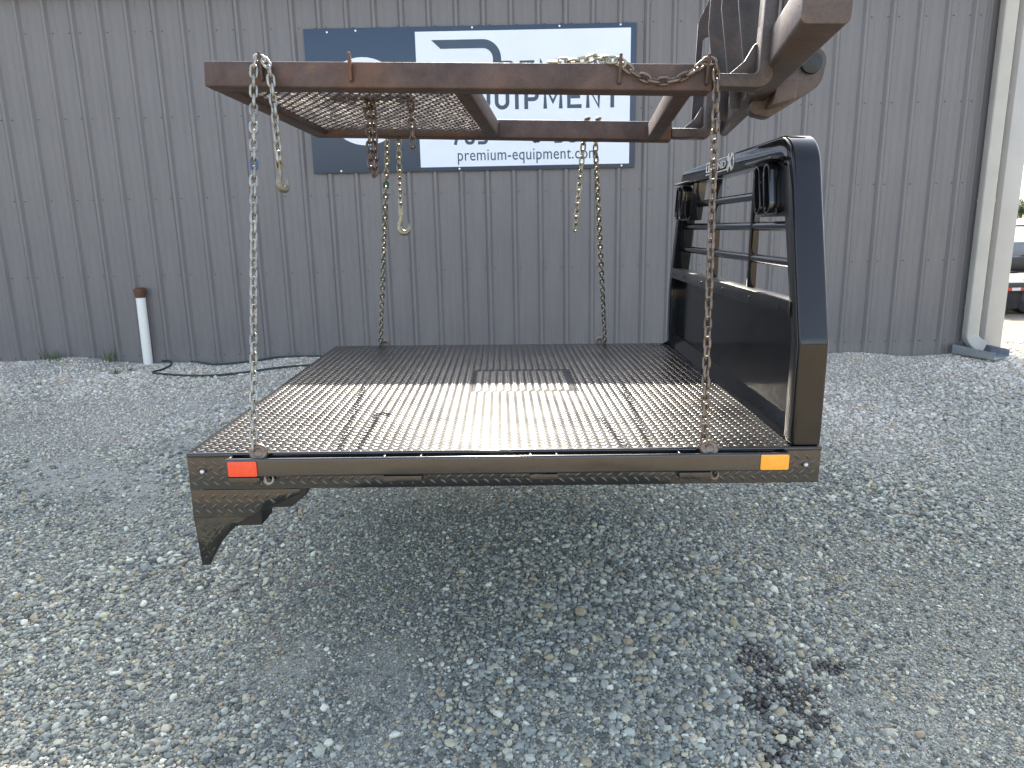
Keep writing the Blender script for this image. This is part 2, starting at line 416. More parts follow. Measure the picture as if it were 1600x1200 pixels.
def scatter():
    P = []; S = []
    def band(y0, y1, dens, med, sig, smax, grit=False, xoff=.5):
        w = .78*y1+xoff; n = int(dens*(y1-y0)*2*w)
        x = rng.uniform(-w, w, n); y = rng.uniform(y0, y1, n)
        ok = np.abs(x) < .78*y+xoff
        ok &= ~((y > 8.44) & (x < 5.95))
        ok &= (rng.uniform(0, 1, n) < np.clip(dirt_at(x, y)*1.1, .12, 1)) if grit else (rng.uniform(0, 1, n) > np.clip(dirt_at(x, y)*.8, 0, .62))
        x, y = x[ok], y[ok]
        r = np.clip(np.exp(rng.normal(math.log(med), sig, len(x))), med*.45, smax)/2
        patch = 1+.28*np.clip(noise2(x, y, 1.6, 9), -1, 1)
        P.append(np.stack([x, y], 1)); S.append(r*patch)
    band(1.7, 3.0, 10500, .0098, .46, .036)
    band(1.8, 3.2, 26000, .0052, .25, .009, True); band(3.2, 4.6, 12000, .0068, .25, .011, True)
    band(3.0, 4.2, 6500, .0120, .44, .040)
    band(4.2, 6.0, 3300, .0150, .34, .036)
    band(6.0, 8.45, 2300, .0190, .30, .040)
    band(8.45, 9.6, 2200, .0200, .30, .040)
    p = np.concatenate(P); s = np.concatenate(S); n = len(p)
    z = ground_z(p[:,0], p[:,1])
    sc = np.stack([s*rng.uniform(.85,1.35,n), s*rng.uniform(.75,1.1,n), s*rng.uniform(.45,.85,n)], 1)
    rot = np.stack([rng.normal(0,.28,n), rng.normal(0,.28,n), rng.uniform(0,6.283,n)], 1)
    pos = np.stack([p[:,0], p[:,1], z + sc[:,2]*rng.uniform(.1,.75,n)], 1)
    tone = np.clip((p[:,1]+.5*noise2(p[:,0], p[:,1], 1.2, 12)-5.4)/1.9 + rng.normal(0,.18,n), 0, 1)
    stain = np.clip((stain_at(p[:,0], p[:,1])-rng.uniform(.15,.95,n))*3, 0, .93)
    me = bpy.data.meshes.new('gravel'); me.vertices.add(n); me.vertices.foreach_set('co', pos.ravel())
    for nm, tp, d in (('scl','FLOAT_VECTOR',sc),('rot','FLOAT_VECTOR',rot),('tone','FLOAT',tone),('stain','FLOAT',stain)):
        a = me.attributes.new(nm, tp, 'POINT'); a.data.foreach_set('vector' if tp == 'FLOAT_VECTOR' else 'value', d.ravel())
    a = me.attributes.new('kind_index', 'INT', 'POINT'); a.data.foreach_set('value', rng.integers(0, 6, n))
    o = link_mesh('gravel', me); tag(o, kind='stuff')
    sm = stonemat(); me.materials.append(sm)
    nt = bpy.data.node_groups.new('stones', 'GeometryNodeTree')
    nt.interface.new_socket('Geometry', in_out='INPUT', socket_type='NodeSocketGeometry')
    nt.interface.new_socket('Geometry', in_out='OUTPUT', socket_type='NodeSocketGeometry')
    L = nt.links.new
    gi = nt.nodes.new('NodeGroupInput'); go = nt.nodes.new('NodeGroupOutput')
    join = nt.nodes.new('GeometryNodeGeometryToInstance')
    for k in range(6):
        ic = nt.nodes.new('GeometryNodeMeshIcoSphere'); ic.inputs['Radius'].default_value = 1; ic.inputs['Subdivisions'].default_value = 2
        ps = nt.nodes.new('GeometryNodeInputPosition')
        ad = nt.nodes.new('ShaderNodeVectorMath'); ad.operation = 'ADD'; ad.inputs[1].default_value = (k*7.3, k*3.1, k*5.7); L(ps.outputs[0], ad.inputs[0])
        nz = nt.nodes.new('ShaderNodeTexNoise'); nz.inputs['Scale'].default_value = 1.15; nz.inputs['Detail'].default_value = 1.5; L(ad.outputs[0], nz.inputs['Vector'])
        sb = nt.nodes.new('ShaderNodeVectorMath'); sb.operation = 'SUBTRACT'; sb.inputs[1].default_value = (.5,.5,.5); L(nz.outputs['Color'], sb.inputs[0])
        scn = nt.nodes.new('ShaderNodeVectorMath'); scn.operation = 'SCALE'; scn.inputs['Scale'].default_value = 1.5; L(sb.outputs[0], scn.inputs[0])
        sp = nt.nodes.new('GeometryNodeSetPosition'); L(ic.outputs[0], sp.inputs['Geometry']); L(scn.outputs[0], sp.inputs['Offset'])
        smn = nt.nodes.new('GeometryNodeSetMaterial'); smn.inputs['Material'].default_value = sm; L(sp.outputs[0], smn.inputs['Geometry'])
        ss = nt.nodes.new('GeometryNodeSetShadeSmooth'); ss.inputs['Shade Smooth'].default_value = (k % 3 != 0); L(smn.outputs[0], ss.inputs['Geometry'])
        L(ss.outputs[0], join.inputs[0])
    m2p = nt.nodes.new('GeometryNodeMeshToPoints'); L(gi.outputs[0], m2p.inputs['Mesh'])
    iop = nt.nodes.new('GeometryNodeInstanceOnPoints'); L(m2p.outputs[0], iop.inputs['Points']); L(join.outputs[0], iop.inputs['Instance'])
    iop.inputs['Pick Instance'].default_value = True
    def attr(nm, tp, sock):
        a = nt.nodes.new('GeometryNodeInputNamedAttribute'); a.data_type = tp; a.inputs['Name'].default_value = nm
        o_ = [x for x in a.outputs if x.enabled and x.name == 'Attribute'][0]; L(o_, sock)
    attr('kind_index', 'INT', iop.inputs['Instance Index'])
    attr('scl', 'FLOAT_VECTOR', iop.inputs['Scale'])
    e2r = nt.nodes.new('FunctionNodeEulerToRotation'); attr('rot', 'FLOAT_VECTOR', e2r.inputs[0]); L(e2r.outputs[0], iop.inputs['Rotation'])
    L(iop.outputs[0], go.inputs[0])
    md = o.modifiers.new('stones', 'NODES'); md.node_group = nt
    print('stones', n)
    return o
scatter()
def gz(x, y): return float(ground_z(np.array([x]), np.array([y]))[0])

# ------------------------------------------------------------------ building
WY = 8.5; EAVE = 4.215; RIB = .301; PW = RIB*3; XLAP = -4.747; XR = 5.90
bld = empty('metal_building', (0, WY, 0))
tag(bld, 'charcoal grey ribbed metal building filling the background', 'building')
def panel_mesh(w0=0., w1=PW):
    # profile across x: major ribs every RIB, two low stiffeners between them; thickness by a second skin
    prof = []
    for k in range(3):
        o = k*RIB
        prof += [(o-.038,0),(o-.014,-.030),(o+.014,-.030),(o+.038,0)]
        for c in (.112, .190): prof += [(o+c-.014,0),(o+c-.007,-.0035),(o+c+.007,-.0035),(o+c+.014,0)]
    prof = [p for p in prof] + [(PW-.040, 0)]
    prof = [p for p in prof if w0-.05 <= p[0] <= w1]
    mb = MB(); n = len(prof); t = .0015
    z0, z1 = -.35, EAVE
    vs = [(x, y, z0) for x, y in prof]+[(x, y, z1) for x, y in prof]+[(x, y+t, z0) for x, y in prof]+[(x, y+t, z1) for x, y in prof]
    fs = []
    for i in range(n-1):
        fs += [(i,i+1,i+1+n,i+n),(i+2*n,i+3*n,i+1+3*n,i+1+2*n)]
    fs += [(0,n,3*n,2*n),(n-1,3*n-1,4*n-1,2*n-1)]
    mb.add(vs, fs)
    return mb.mesh('wall_panel', smooth=0)
pm = panel_mesh()
k0 = int(math.floor((-11.5-XLAP)/PW)); k1 = int(math.floor((XR-.15-XLAP)/PW))
for k in range(k0, k1):
    o = link_mesh('wall_panel', pm, M_WALL, bld); o.location = (XLAP+k*PW, 0, 0)
xlast = XLAP+k1*PW
pl = panel_mesh(0, XR-.14-xlast); o = link_mesh('wall_panel', pl, M_WALL, bld); o.location = (xlast, 0, 0)
XL = XLAP+k0*PW
# screws
mb = MB()
for rib in range(-24, 36):
    x = XLAP+rib*RIB
    if x < XL+.1 or x > XR-.2: continue
    for z in (.14, 1.10, 1.976, 2.865, 3.76):
        xs_ = [x+.066] + ([x-.056] if rib % 3 == 0 or z < .2 else [])
        for xx in xs_: mb.tube([(xx,.001,z),(xx,-.004,z),(xx,-.009,z)], [.0062,.0062,.004], 6)
o = mb.build('panel_screws', M_SCREW, bld, smooth=30); o['kind'] = 'stuff'
# body behind, roof, gutter
mb = MB().box(XL, XR-.012, .06, 14, -.35, EAVE-.02); mb.build('building_core', M_WALL, bld)
mb = MB(); mb.add([(XL-.2,-.02,EAVE-.004),(XR+.05,-.02,EAVE-.004),(XR+.05,7,EAVE+.58),(XL-.2,7,EAVE+.58),(XL-.2,14.1,EAVE-.004),(XR+.05,14.1,EAVE-.004),
   (XL-.2,-.02,EAVE+.05),(XR+.05,-.02,EAVE+.05),(XR+.05,7,EAVE+.634),(XL-.2,7,EAVE+.634),(XL-.2,14.1,EAVE+.05),(XR+.05,14.1,EAVE+.05)],
   [(0,1,2,3),(3,2,5,4),(6,9,8,7),(9,10,11,8),(0,6,7,1),(4,5,11,10),(1,7,8,2),(2,8,11,5),(0,3,9,6),(3,4,10,9)])
mb.build('roof', M_TRIM, bld)
mb = MB().prism([(-.14,EAVE-.07),(-.035,EAVE-.07),(-.035,EAVE-.01),(-.05,EAVE-.01),(-.05,EAVE-.06),(-.125,EAVE-.06),(-.15,EAVE+.0),(-.16,EAVE-.005)], 'x', XL-.2, XR+.05)
mb.build('gutter', M_TRIM, bld)
# corner trim: return strip and broad face
mb = MB().prism([(XR-.245,-.004),(XR-.245,-.012),(XR-.205,-.062),(XR,-.062),(XR,.16),(XR-.01,.16),(XR-.01,-.052),(XR-.2,-.052),(XR-.237,-.004)], 'z', -.35, EAVE-.15)
ct = mb.build('corner_trim', M_TRIM, bld, bevel=.003, smooth=30)
for z in (.35, 1.0, 1.65, 2.3, 2.95, 3.6): MB().tube([(XR-.236,-.014,z),(XR-.239,-.022,z)], .007, 6).build('rivet', M_GALVSHEET, ct, smooth=30)
# downspout: rectangular pipe, joints, elbow turning out to the lower right
dx0, dx1, dy0, dy1 = 5.415, 5.565, -.155, -.045
sec = fillet([(dx0,dy0),(dx1,dy0),(dx1,dy1),(dx0,dy1)], [.018]*4, 3, True)
mb = MB().prism(sec, 'z', .22, EAVE-.07)
ds = mb.build('downspout', M_SPOUT, bld, smooth=50)
def elbow():
    m_ = MB(); steps = 9; cx, cz = dx1+.07, .22; vs = []; n = len(sec)
    for s_ in range(steps):
        a = R(68)*s_/(steps-1)
        for (x, y) in sec:
            r = (dx1+.07)-x; vs.append((cx-r*math.cos(a), y-.10*(s_/(steps-1))**1.5, cz-r*math.sin(a)))
    fs = []
    for s_ in range(steps-1):
        for k in range(n): fs.append((s_*n+k, s_*n+(k+1)%n, (s_+1)*n+(k+1)%n, (s_+1)*n+k))
    m_.add(vs, fs); return m_
elbow().build('elbow', M_SPOUT, ds, smooth=40)
sec2 = fillet([(dx0-.003,dy0-.003),(dx1+.003,dy0-.003),(dx1+.003,dy1+.003),(dx0-.003,dy1+.003)], [.018]*4, 3, True)
for z in (.52, 1.75):
    MB().ring(sec2, [(x*.9996+.0022, y*.999) for x, y in sec], 'z', z, z+.035).build('joint_band', M_SPOUT, ds, smooth=50)
# ------------------------------------------------------------------ splash tray
tz = gz(5.55, 8.2)
tray = empty('splash_tray', (5.53, 8.24, tz+.035), (R(3), R(2), R(-62)))
tag(tray, 'galvanised sheet splash tray on the gravel under the downspout', 'splash tray')
mb = MB().box(-.24,.24,-.15,.15,0,.004); mb.build('tray_floor', M_GALVSHEET, tray)
for s_ in (-1, 1):
    MB().prism([(-.24,.005),(.24,.005),(.24,.085),(-.24,.11)], 'y', s_*.15-.003, s_*.15+.003).build('tray_side', M_GALVSHEET, tray)
MB().box(-.246,-.241,-.147,.147,.005,.10).build('tray_back', M_GALVSHEET, tray)

# ------------------------------------------------------------------ sign
SX0, SX1, SZ0, SZ1 = -2.215, 1.445, 2.217, 3.745
sign = empty('company_sign', (0, WY-.032, 0))
tag(sign, 'large navy and white company sign screwed to the grey wall', 'sign')
MB().box(SX0, SX1, -.012, 0, SZ0, SZ1).build('sign_board', M_NAVY, sign, bevel=.002)
MB().box(-.99, 1.385, -.0145, -.0122, 2.262, 3.692).build('white_field', M_WHITE, sign)
def disc(cx, cz, r, rin, y0, y1, n=48):
    o_ = [(cx+r*math.cos(2*math.pi*k/n), cz+r*math.sin(2*math.pi*k/n)) for k in range(n)]
    if rin:
        i_ = [(cx+rin*math.cos(2*math.pi*k/n), cz+rin*math.sin(2*math.pi*k/n)) for k in range(n)]
        return MB().ring(o_, i_, 'y', y0, y1)
    return MB().prism(o_, 'y', y0, y1)
disc(-1.59, 2.98, .465, .33, -.0145, -.0122).build('white_ring', M_WHITE, sign)
# swoosh letter P: top bar, bowl
path = [(-.60,3.5585),(-.30,3.5585)]
outer = fillet([(-.815,3.604),(-.048,3.604),(-.048,3.19),(-.32,3.19)], [0,.20,.17,0], 10)
inner = fillet([(-.715,3.513),(-.139,3.513),(-.139,3.28),(-.32,3.28)], [0,.11,.08,0], 10)
MB().ring(outer, inner, 'y', -.0172, -.0147, closed=False).build('swoosh_mark', M_NAVY, sign, smooth=0)
def text_mesh(txt, width, cap, bold=0.0, sp=1.0):
    cu = bpy.data.curves.new('lettering', 'FONT'); cu.body = txt; cu.size = 1; cu.extrude = .5; cu.offset = bold; cu.space_character = sp
    cu.resolution_u = 4
    ob = bpy.data.objects.new('lettering', cu); COL.objects.link(ob)
    dg = bpy.context.evaluated_depsgraph_get(); me = bpy.data.meshes.new_from_object(ob.evaluated_get(dg))
    bpy.data.objects.remove(ob); bpy.data.curves.remove(cu)
    co = np.empty(len(me.vertices)*3); me.vertices.foreach_get('co', co); co = co.reshape(-1,3)
    x0, x1 = co[:,0].min(), co[:,0].max()
    co[:,0] = (co[:,0]-x0)/(x1-x0)*width
    co[:,1] = co[:,1]/.729*cap
    co[:,2] *= 1
    return me, co
def put_text(txt, x0, x1, z0, cap, parent, matl, y=-.0147, t=.002, bold=.0, name='lettering', sp=1.0):
    me, co = text_mesh(txt, x1-x0, cap, bold, sp)
    q = np.stack([co[:,0]+x0, -(co[:,2]-co[:,2].min())*t+y, co[:,1]+z0], 1)
    me.vertices.foreach_set('co', q.ravel()); me.update(); me.materials.clear()
    return link_mesh(name, me, matl, parent)
def thick(path, w):
    """flat band of width w round an open polyline (mitred): two side outlines"""
    P = [Vector(p) for p in path]; n = len(P); a = []; b = []
    for i in range(n):
        d0 = (P[i]-P[i-1]).normalized() if i else (P[1]-P[0]).normalized()
        d1 = (P[i+1]-P[i]).normalized() if i < n-1 else d0
        n0 = Vector((-d0.y, d0.x)); n1 = Vector((-d1.y, d1.x)); m = (n0+n1).normalized(); k = w/2/max(.78, m.dot(n0))
        a.append(tuple(P[i]+m*k)); b.append(tuple(P[i]-m*k))
    return a, b
def glyph(ch, W, H, w):
    """strokes of one block letter as (path, closed); W x H box, stroke width w"""
    h = w/2; r = min(W, H)*.36; l, rt, b, t, m = h, W-h, h, H-h, H*.52
    rr = lambda pts, rad, cl=False: fillet(pts, rad, 5, cl)
    if ch == 'I': return [([(W/2,0),(W/2,H)],0)]
    if ch == 'T': return [([(0,t),(W,t)],0), ([(W/2,0),(W/2,H-w)],0)]
    if ch == 'E': return [([(W,b),(l,b),(l,t),(W,t)],0), ([(w,m),(W*.9,m)],0)]
    if ch == 'M': return [([(l,0),(l,H-w*.1),(W/2,H*.30),(rt,H-w*.1),(rt,0)],0)]
    if ch == 'N': return [([(l,0),(l,H-w*.3),(rt,w*.3),(rt,H)],0)]
    if ch == 'U': return [(rr([(l,H),(l,b),(rt,b),(rt,H)],[0,r,r,0]),0)]
    if ch == 'P': return [([(l,0),(l,H)],0), (rr([(w,t),(rt,t),(rt,m-h),(w,m-h)],[0,r*.7,r*.7,0]),0)]
    if ch == 'R': return [([(l,0),(l,H)],0), (rr([(w,t),(rt,t),(rt,m-h),(w,m-h)],[0,r*.7,r*.7,0]),0), ([(W*.55,m-w),(rt,0)],0)]
    if ch in 'Q0': return [(rr([(l,b),(rt,b),(rt,t),(l,t)],[r]*4,True),1)] + ([([(W*.62,-h*.2),(W*.62,-w),(W,-w*1.3)],0)] if ch == 'Q' else [])
    if ch == '7': return [([(0,t),(rt,t),(W*.36,0)],0)]
    if ch == '5': return [(rr([(W*.95,t),(l,t),(l,m),(rt,m),(rt,b),(0,b)],[0,0,0,r*.8,r*.8,0]),0)]
    if ch == '6': return [(rr([(l,b),(rt,b),(rt,m),(l,m)],[r*.8]*4,True),1), ([(l*1.0,m*.85),(W*.62,H)],0)]
    if ch == '9': return [(rr([(l,H-m),(rt,H-m),(rt,t),(l,t)],[r*.8]*4,True),1), ([(rt,H-m*.85),(W*.38,0)],0)]
    if ch == '8': return [(rr([(l,b),(rt,b),(rt,m),(l,m)],[r*.7]*4,True),1), (rr([(l,m+w*.98),(rt,m+w*.98),(rt,t),(l,t)],[r*.5]*4,True),1)]
    if ch == '-': return [([(W*.1,H*.45),(W*.9,H*.45)],0)]
def block_text(txt, x0, x1, z0, H, w, parent):
    """one flat print mesh per letter, set along the line"""
    wid = {'I':.42,'M':1.32,'T':1.0,'-':.7}; gap = .30
    u = (x1-x0)/(sum(wid.get(c,1) for c in txt)+gap*(len(txt)-1)); x = x0
    for ch in txt:
        W = u*wid.get(ch,1); mb_ = MB()
        for k, (path, cl) in enumerate(glyph(ch, W, H, w)):
            if cl:
                P = path+[path[0],path[1]]; a, b = thick(P, w); a, b = a[1:-1], b[1:-1]
            else: a, b = thick(path, w)
            sh_ = lambda q: [(p[0]+x, p[1]+z0) for p in q]
            y_ = -.0168-.0003*k
            mb_.ring(sh_(a), sh_(b), 'y', y_, -.0147, closed=bool(cl))
        mb_.build('letter', M_NAVY, parent, smooth=0); x += u*(wid.get(ch,1)+gap)
block_text('REMIUM', -.06, 1.185, 3.150, .228, .040, sign)
block_text('EQUIPMENT', -.555, 1.269, 2.868, .240, .042, sign)
block_text('765-', -.63, -.10, 2.500, .230, .034, sign)
block_text('0-5698', .275, 1.091, 2.500, .230, .034, sign)
put_text('premium-equipment.com', -.565, 1.028, 2.327, .135, sign, M_NAVY, bold=.0, sp=1.05)
for (x, z) in ((-1.955,3.705),(-1.64,3.715),(-.36,3.725),(.60,3.722),(1.27,3.725),(-1.90,2.24),(-.55,2.24),(1.30,2.24),(SX0+.02,3.0)):
    MB().tube([(x,-.012,z),(x,-.016,z),(x,-.019,z)], [.011,.011,.006], 8).build('sign_screw', M_WSCREW, sign, smooth=30)

# ------------------------------------------------------------------ vent pipe, hose, weeds
pz = gz(-4.37, 8.43)
vp = empty('vent_pipe', (-4.375, 8.43, pz)); tag(vp, 'white plastic vent pipe with a rusty cap standing by the wall', 'vent pipe')
MB().tube([(0,0,-.1),(.012,0,.84)], .053, 20).build('pipe', M_PVC, vp, smooth=50)
MB().tube([(.012,0,.80),(.012,0,.842),(.013,0,.86),(.013,0,.90),(.013,0,.915)], [.058,.062,.071,.068,.045], 18).build('pipe_cap', M_CAP, vp, smooth=40)
hp = [(-4.22,8.46,.02),(-4.10,8.40,.03),(-3.99,8.2,.02),(-3.98,7.98,.015),(-4.02,7.82,.015),(-3.9,7.72,.015),(-3.55,7.61,.015),(-3.25,7.59,.015),(-2.95,7.70,.015),(-2.6,7.84,.015),(-2.2,7.95,.015),(-1.9,8.15,.015),(-2.2,8.32,.015),(-2.75,8.36,.02),(-3.05,8.42,.02),(-3.3,8.36,.02),(-3.5,8.26,.02),(-3.75,8.34,.025),(-3.84,8.38,.02)]
hp = [(x, y, gz(x,y)+dz+.008) for x, y, dz in hp]
hose = MB().tube(smooth_path(hp, 6), .0115, 8).build('garden_hose', M_HOSE, smooth=80)
tag(hose, 'dark green garden hose looped on the white stones by the wall', 'hose')
def tuft(x, y, n, h, spread, label):
    mb = MB(); z = gz(x, y)
    for k in range(n):
        a = random.uniform(0, 6.28); r0 = random.uniform(0, spread*.4); L = h*random.uniform(.4, 1.1); ln = random.uniform(.15, .9)
        bx, by = r0*math.cos(a), r0*math.sin(a); w = random.uniform(.0025, .005); ca, sa = math.cos(a), math.sin(a)
        pts = []
        for t in (0, .4, .75, 1):
            d = ln*L*t*t; pts.append((bx+ca*d, by+sa*d, -.01+L*t*(1-.25*t*ln), w*(1-t*.92)))
        vs = []
        for px, py, pz_, ww in pts: vs += [(px-sa*ww, py+ca*ww, pz_), (px+sa*ww, py-ca*ww, pz_)]
        mb.add(vs, [(i*2,i*2+1,i*2+3,i*2+2) for i in range(3)])
    o_ = mb.build('grass_tuft', M_GRASS, smooth=80); o_.location = (x, y, z)
    tag(o_, label, 'grass tuft', 'grass tufts growing through the stones'); return o_
tuft(-5.48, 8.40, 60, .17, .55, 'wide low grass tuft at the wall foot left of the white pipe')
tuft(-4.83, 8.40, 34, .30, .22, 'tall thin grass tuft at the wall beside the white pipe')
tuft(-4.43, 7.80, 46, .10, .17, 'small bright green grass tuft on the stones in front of the white pipe')
tuft(-4.95, 7.28, 30, .07, .09, 'tiny flat grass tuft out on the stones farther left of the pipe')
tuft(-4.78, 6.95, 26, .07, .17, 'pale little grass tuft nearest the camera on the left stones')
# fallen leaf
mb = MB(); mb.add([(-.06,0,0),(-.02,.022,.012),(.03,.018,.006),(.065,.0,.02),(.03,-.016,.012),(-.02,-.02,.004)], [(0,1,5),(1,2,4,5),(2,3,4)])
lf_ = mb.build('fallen_leaf', simple('dry_leaf', (.075,.045,.03), .7), smooth=0); lf_.location = (-4.35, 8.02, gz(-4.35,8.02)+.022); lf_.rotation_euler = (0,0,.6)
tag(lf_, 'dry brown leaf lying on the stones by the white pipe', 'leaf')

# ------------------------------------------------------------------ truck flatbed
BED_O = Vector((-1.23, 2.56, .765)); bed_rot = (0, .013, .012)
bed = empty('truck_flatbed', BED_O, bed_rot)
tag(bed, 'glossy black diamond plate truck flatbed hanging level from four chains', 'flatbed')
BED_M = Matrix.Translation(BED_O) @ Euler(bed_rot).to_matrix().to_4x4()
L0, W0 = 2.405, 2.49
XF = 2.50                                   # front end runs slightly longer on the far side
HX0, HX1, HY0, HY1 = 1.035, 1.571, 1.005, 1.545     # hatch
deck = MB()
zt = 0.0; zb = -.006
g_ = .003
def slab(poly, z0, z1): deck.prism(poly, 'z', z0, z1)
fx = lambda y: L0+(XF-L0)*y/W0
slab([(0,0),(HX0-g_,0),(HX0-g_,W0),(0,W0)], zb, zt)
slab([(HX1+g_,0),(fx(0),0),(fx(W0),W0),(HX1+g_,W0)], zb, zt)
slab([(HX0-g_,0),(HX1+g_,0),(HX1+g_,HY0-g_),(HX0-g_,HY0-g_)], zb, zt)
slab([(HX0-g_,HY1+g_),(HX1+g_,HY1+g_),(HX1+g_,W0),(HX0-g_,W0)], zb, zt)
deck_o = deck.build('deck_plate', M_DECK, bed, smooth=0)
hatch = MB().box(HX0, HX1, HY0, HY1, zb, .0005).build('hatch_cover', M_DECK, bed, smooth=0)
MB().tube([(HX0+.07,HY0+.27,.0008),(HX0+.07,HY0+.27,.002)], .014, 10).build('finger_hole', M_DARK, hatch)
def lugs(mb, xr, yr, place, step=.0195, ln=.0165, wd=.0052, ht=.0019, mask=None):
    x0, x1 = xr; y0, y1 = yr
    nx_ = int((x1-x0)/step); ny_ = int((y1-y0)/step)
    for i in range(1, nx_):
        for j in range(1, ny_):
            if (i+j) % 2: continue
            x = x0+i*step; y = y0+j*step
            if mask and not mask(x, y): continue
            s_ = 1 if i % 2 == 0 else -1
            c, s = .7071, .7071*s_
            def T(u, v): return (x+u*c-v*s, y+u*s+v*c)
            base = [T(-ln,0), T(-ln*.45,-wd), T(ln*.45,-wd), T(ln,0), T(ln*.45,wd), T(-ln*.45,wd)]
            top = [T(-ln*.55,0), T(ln*.55,0)]
            vs = [place(p[0],p[1],-.0003) for p in base]+[place(p[0],p[1],ht) for p in top]
            mb.add(vs, [(0,1,6),(1,2,7,6),(2,3,7),(3,4,7),(4,5,6,7),(5,0,6)])
mb = MB()
lugs(mb, (0, XF), (0, W0), lambda a, b, h: (a, b, h), mask=lambda x, y: x < fx(y)-.015 and not (HX0-.02 < x < HX1+.02 and HY0-.02 < y < HY1+.02))
me = mb.mesh('tread_lugs', smooth=0)
for p in me.polygons: p.use_smooth = True
o = link_mesh('tread_lugs', me, M_DECK, deck_o); o['kind'] = 'stuff'
mb = MB(); lugs(mb, (HX0, HX1), (HY0, HY1), lambda a, b, h: (a, b, h+.0005))
me = mb.mesh('hatch_tread_lugs', smooth=0)
for p in me.polygons: p.use_smooth = True
o = link_mesh('hatch_tread_lugs', me, M_DECK, hatch); o['kind'] = 'stuff'
# rolled near edge of the deck
MB().tube([(0,.004,-.008),(L0,.004,-.008)], .009, 8).build('deck_edge', M_BLACK, bed, smooth=60)
# side skirts
def side_skirt(y0, y1, sgn, front):
    mb_ = MB().box(.0, L0, y0, y1, -.145, -.012)
    sk = mb_.build('side_skirt', M_BLACK, bed, bevel=.0015)
    if front:
        m2 = MB(); lugs(m2, (0, L0), (-.145, -.012), lambda a, b, h: (a, y0-h, b), step=.0205, ln=.017, wd=.0055, ht=.0030)
        me_ = m2.mesh('skirt_tread_lugs', smooth=0)
        for p in me_.polygons: p.use_smooth = True
        o_ = link_mesh('skirt_tread_lugs', me_, M_BLACK, sk); o_['kind'] = 'stuff'
    return sk
sk = side_skirt(.0, .006, -1, True); side_skirt(W0-.006, W0, 1, False)
for x in (.055, 2.348): MB().sphere((x,-.004,-.072), .011, 10, 6).build('skirt_bolt', M_GLINT, sk, smooth=80)
MB().box(0,.006,.008,W0-.008,-.145,-.0065).build('rear_skirt', M_BLACK, bed)
mb = MB(); mb.box(.1,2.3,.80,.90,-.14,-.0065); mb.box(.1,2.3,1.6,1.7,-.14,-.0065); mb.build('frame_rails', M_DARK, bed)
for k in range(7):
    MB().box(.14+k*.34,.18+k*.34,.01,.795,-.10,-.0065).build('crossmember', M_DARK, bed)
# rub rail with stake pockets
RY = -.06
MB().box(.165, 2.262, RY-.0065, RY+.0125, -.075, -.004).build('rub_rail', M_RAIL, bed, bevel=.0085, seg=6)
for x0, x1 in ((.172,.288),(.745,.888),(1.29,1.395),(1.85,1.97)):
    mb = MB().box(x0,x0+.007,RY+.0168,-.0025,-.102,-.006).box(x1-.007,x1,RY+.0168,-.0025,-.102,-.006).box(x0+.0072,x1-.0072,RY+.0168,RY+.022,-.102,-.08)
    mb.box(x0, x1, RY-.004, RY+.0164, -.1015, -.0772)
    mb.build('stake_pocket', M_BLACK, bed, bevel=.001)
MB().box(2.255,2.262,RY+.0168,-.0025,-.075,-.006).build('rail_end_plate', M_BLACK, bed)
def plate(x0, x1, z0, z1, y0, y1): return MB().prism(fillet([(x0,z0),(x1,z0),(x1,z1),(x0,z1)], [.006]*4, 4, True), 'y', y0, y1)
plate(.177,.283,-.071,-.013,RY-.0105,RY-.0068).build('red_reflector', M_RED, bed, bevel=.001)
plate(2.150,2.256,-.068,-.010,RY-.0105,RY-.0068).build('amber_reflector', M_AMB, bed, bevel=.001)
# tail skirt at the left corner: upper plate, lower part kicked in, light bracket steps behind
up_poly = [(.0,-.147),(.418,-.147),(.412,-.168),(.212,-.257),(.0,-.257)]
tsk = MB().prism(up_poly, 'y', .0, .006).build('tail_skirt', M_BLACK, bed, bevel=.0012)
def in_poly(poly):
    def f_(x, y):
        c = False; n = len(poly)
        for i in range(n):
            x0,y0 = poly[i]; x1,y1 = poly[(i+1)%n]
            if (y0 > y) != (y1 > y) and x < (x1-x0)*(y-y0)/(y1-y0)+x0: c = not c
        return c
    return f_
m2 = MB(); fi = in_poly([(.012,-.157),(.40,-.157),(.39,-.166),(.205,-.247),(.012,-.247)])
lugs(m2, (0,.42), (-.257,-.147), lambda a, b, h: (a, -h, b), step=.0205, ln=.017, wd=.0055, ht=.0030, mask=fi)
me = m2.mesh('skirt_tread_lugs', smooth=0)
for p in me.polygons: p.use_smooth = True
o = link_mesh('skirt_tread_lugs', me, M_BLACK, tsk); o['kind'] = 'stuff'
low = [(.0,-.2575),(.212,-.2575),(.160,-.295),(.12,-.335),(.085,-.375),(.056,-.418),(.03,-.46),(.006,-.50),(-.026,-.50)]
kick = math.tan(R(20))
mb = MB(); n = len(low)
yk = lambda z: (-.2575-z)*kick
mb.add([(x, yk(z), z) for x, z in low]+[(x, yk(z)+.006, z) for x, z in low], [tuple(range(n)), tuple(range(2*n-1,n-1,-1))]+[(i,i+n,(i+1)%n+n,(i+1)%n) for i in range(n)])
tl = mb.build('tail_skirt_lower', M_BLACK, bed, bevel=.001)
m2 = MB(); fi = in_poly([(.008,-.267),(.19,-.267),(.145,-.297),(.105,-.337),(.07,-.377),(.042,-.42),(.018,-.455),(.0,-.485),(-.012,-.485)])
lugs(m2, (-.041,.22), (-.50,-.2575), lambda a, b, h: (a, yk(b)-h, b), step=.0205, ln=.016, wd=.0052, ht=.0030, mask=fi)
me = m2.mesh('skirt_tread_lugs', smooth=0)
for p in me.polygons: p.use_smooth = True
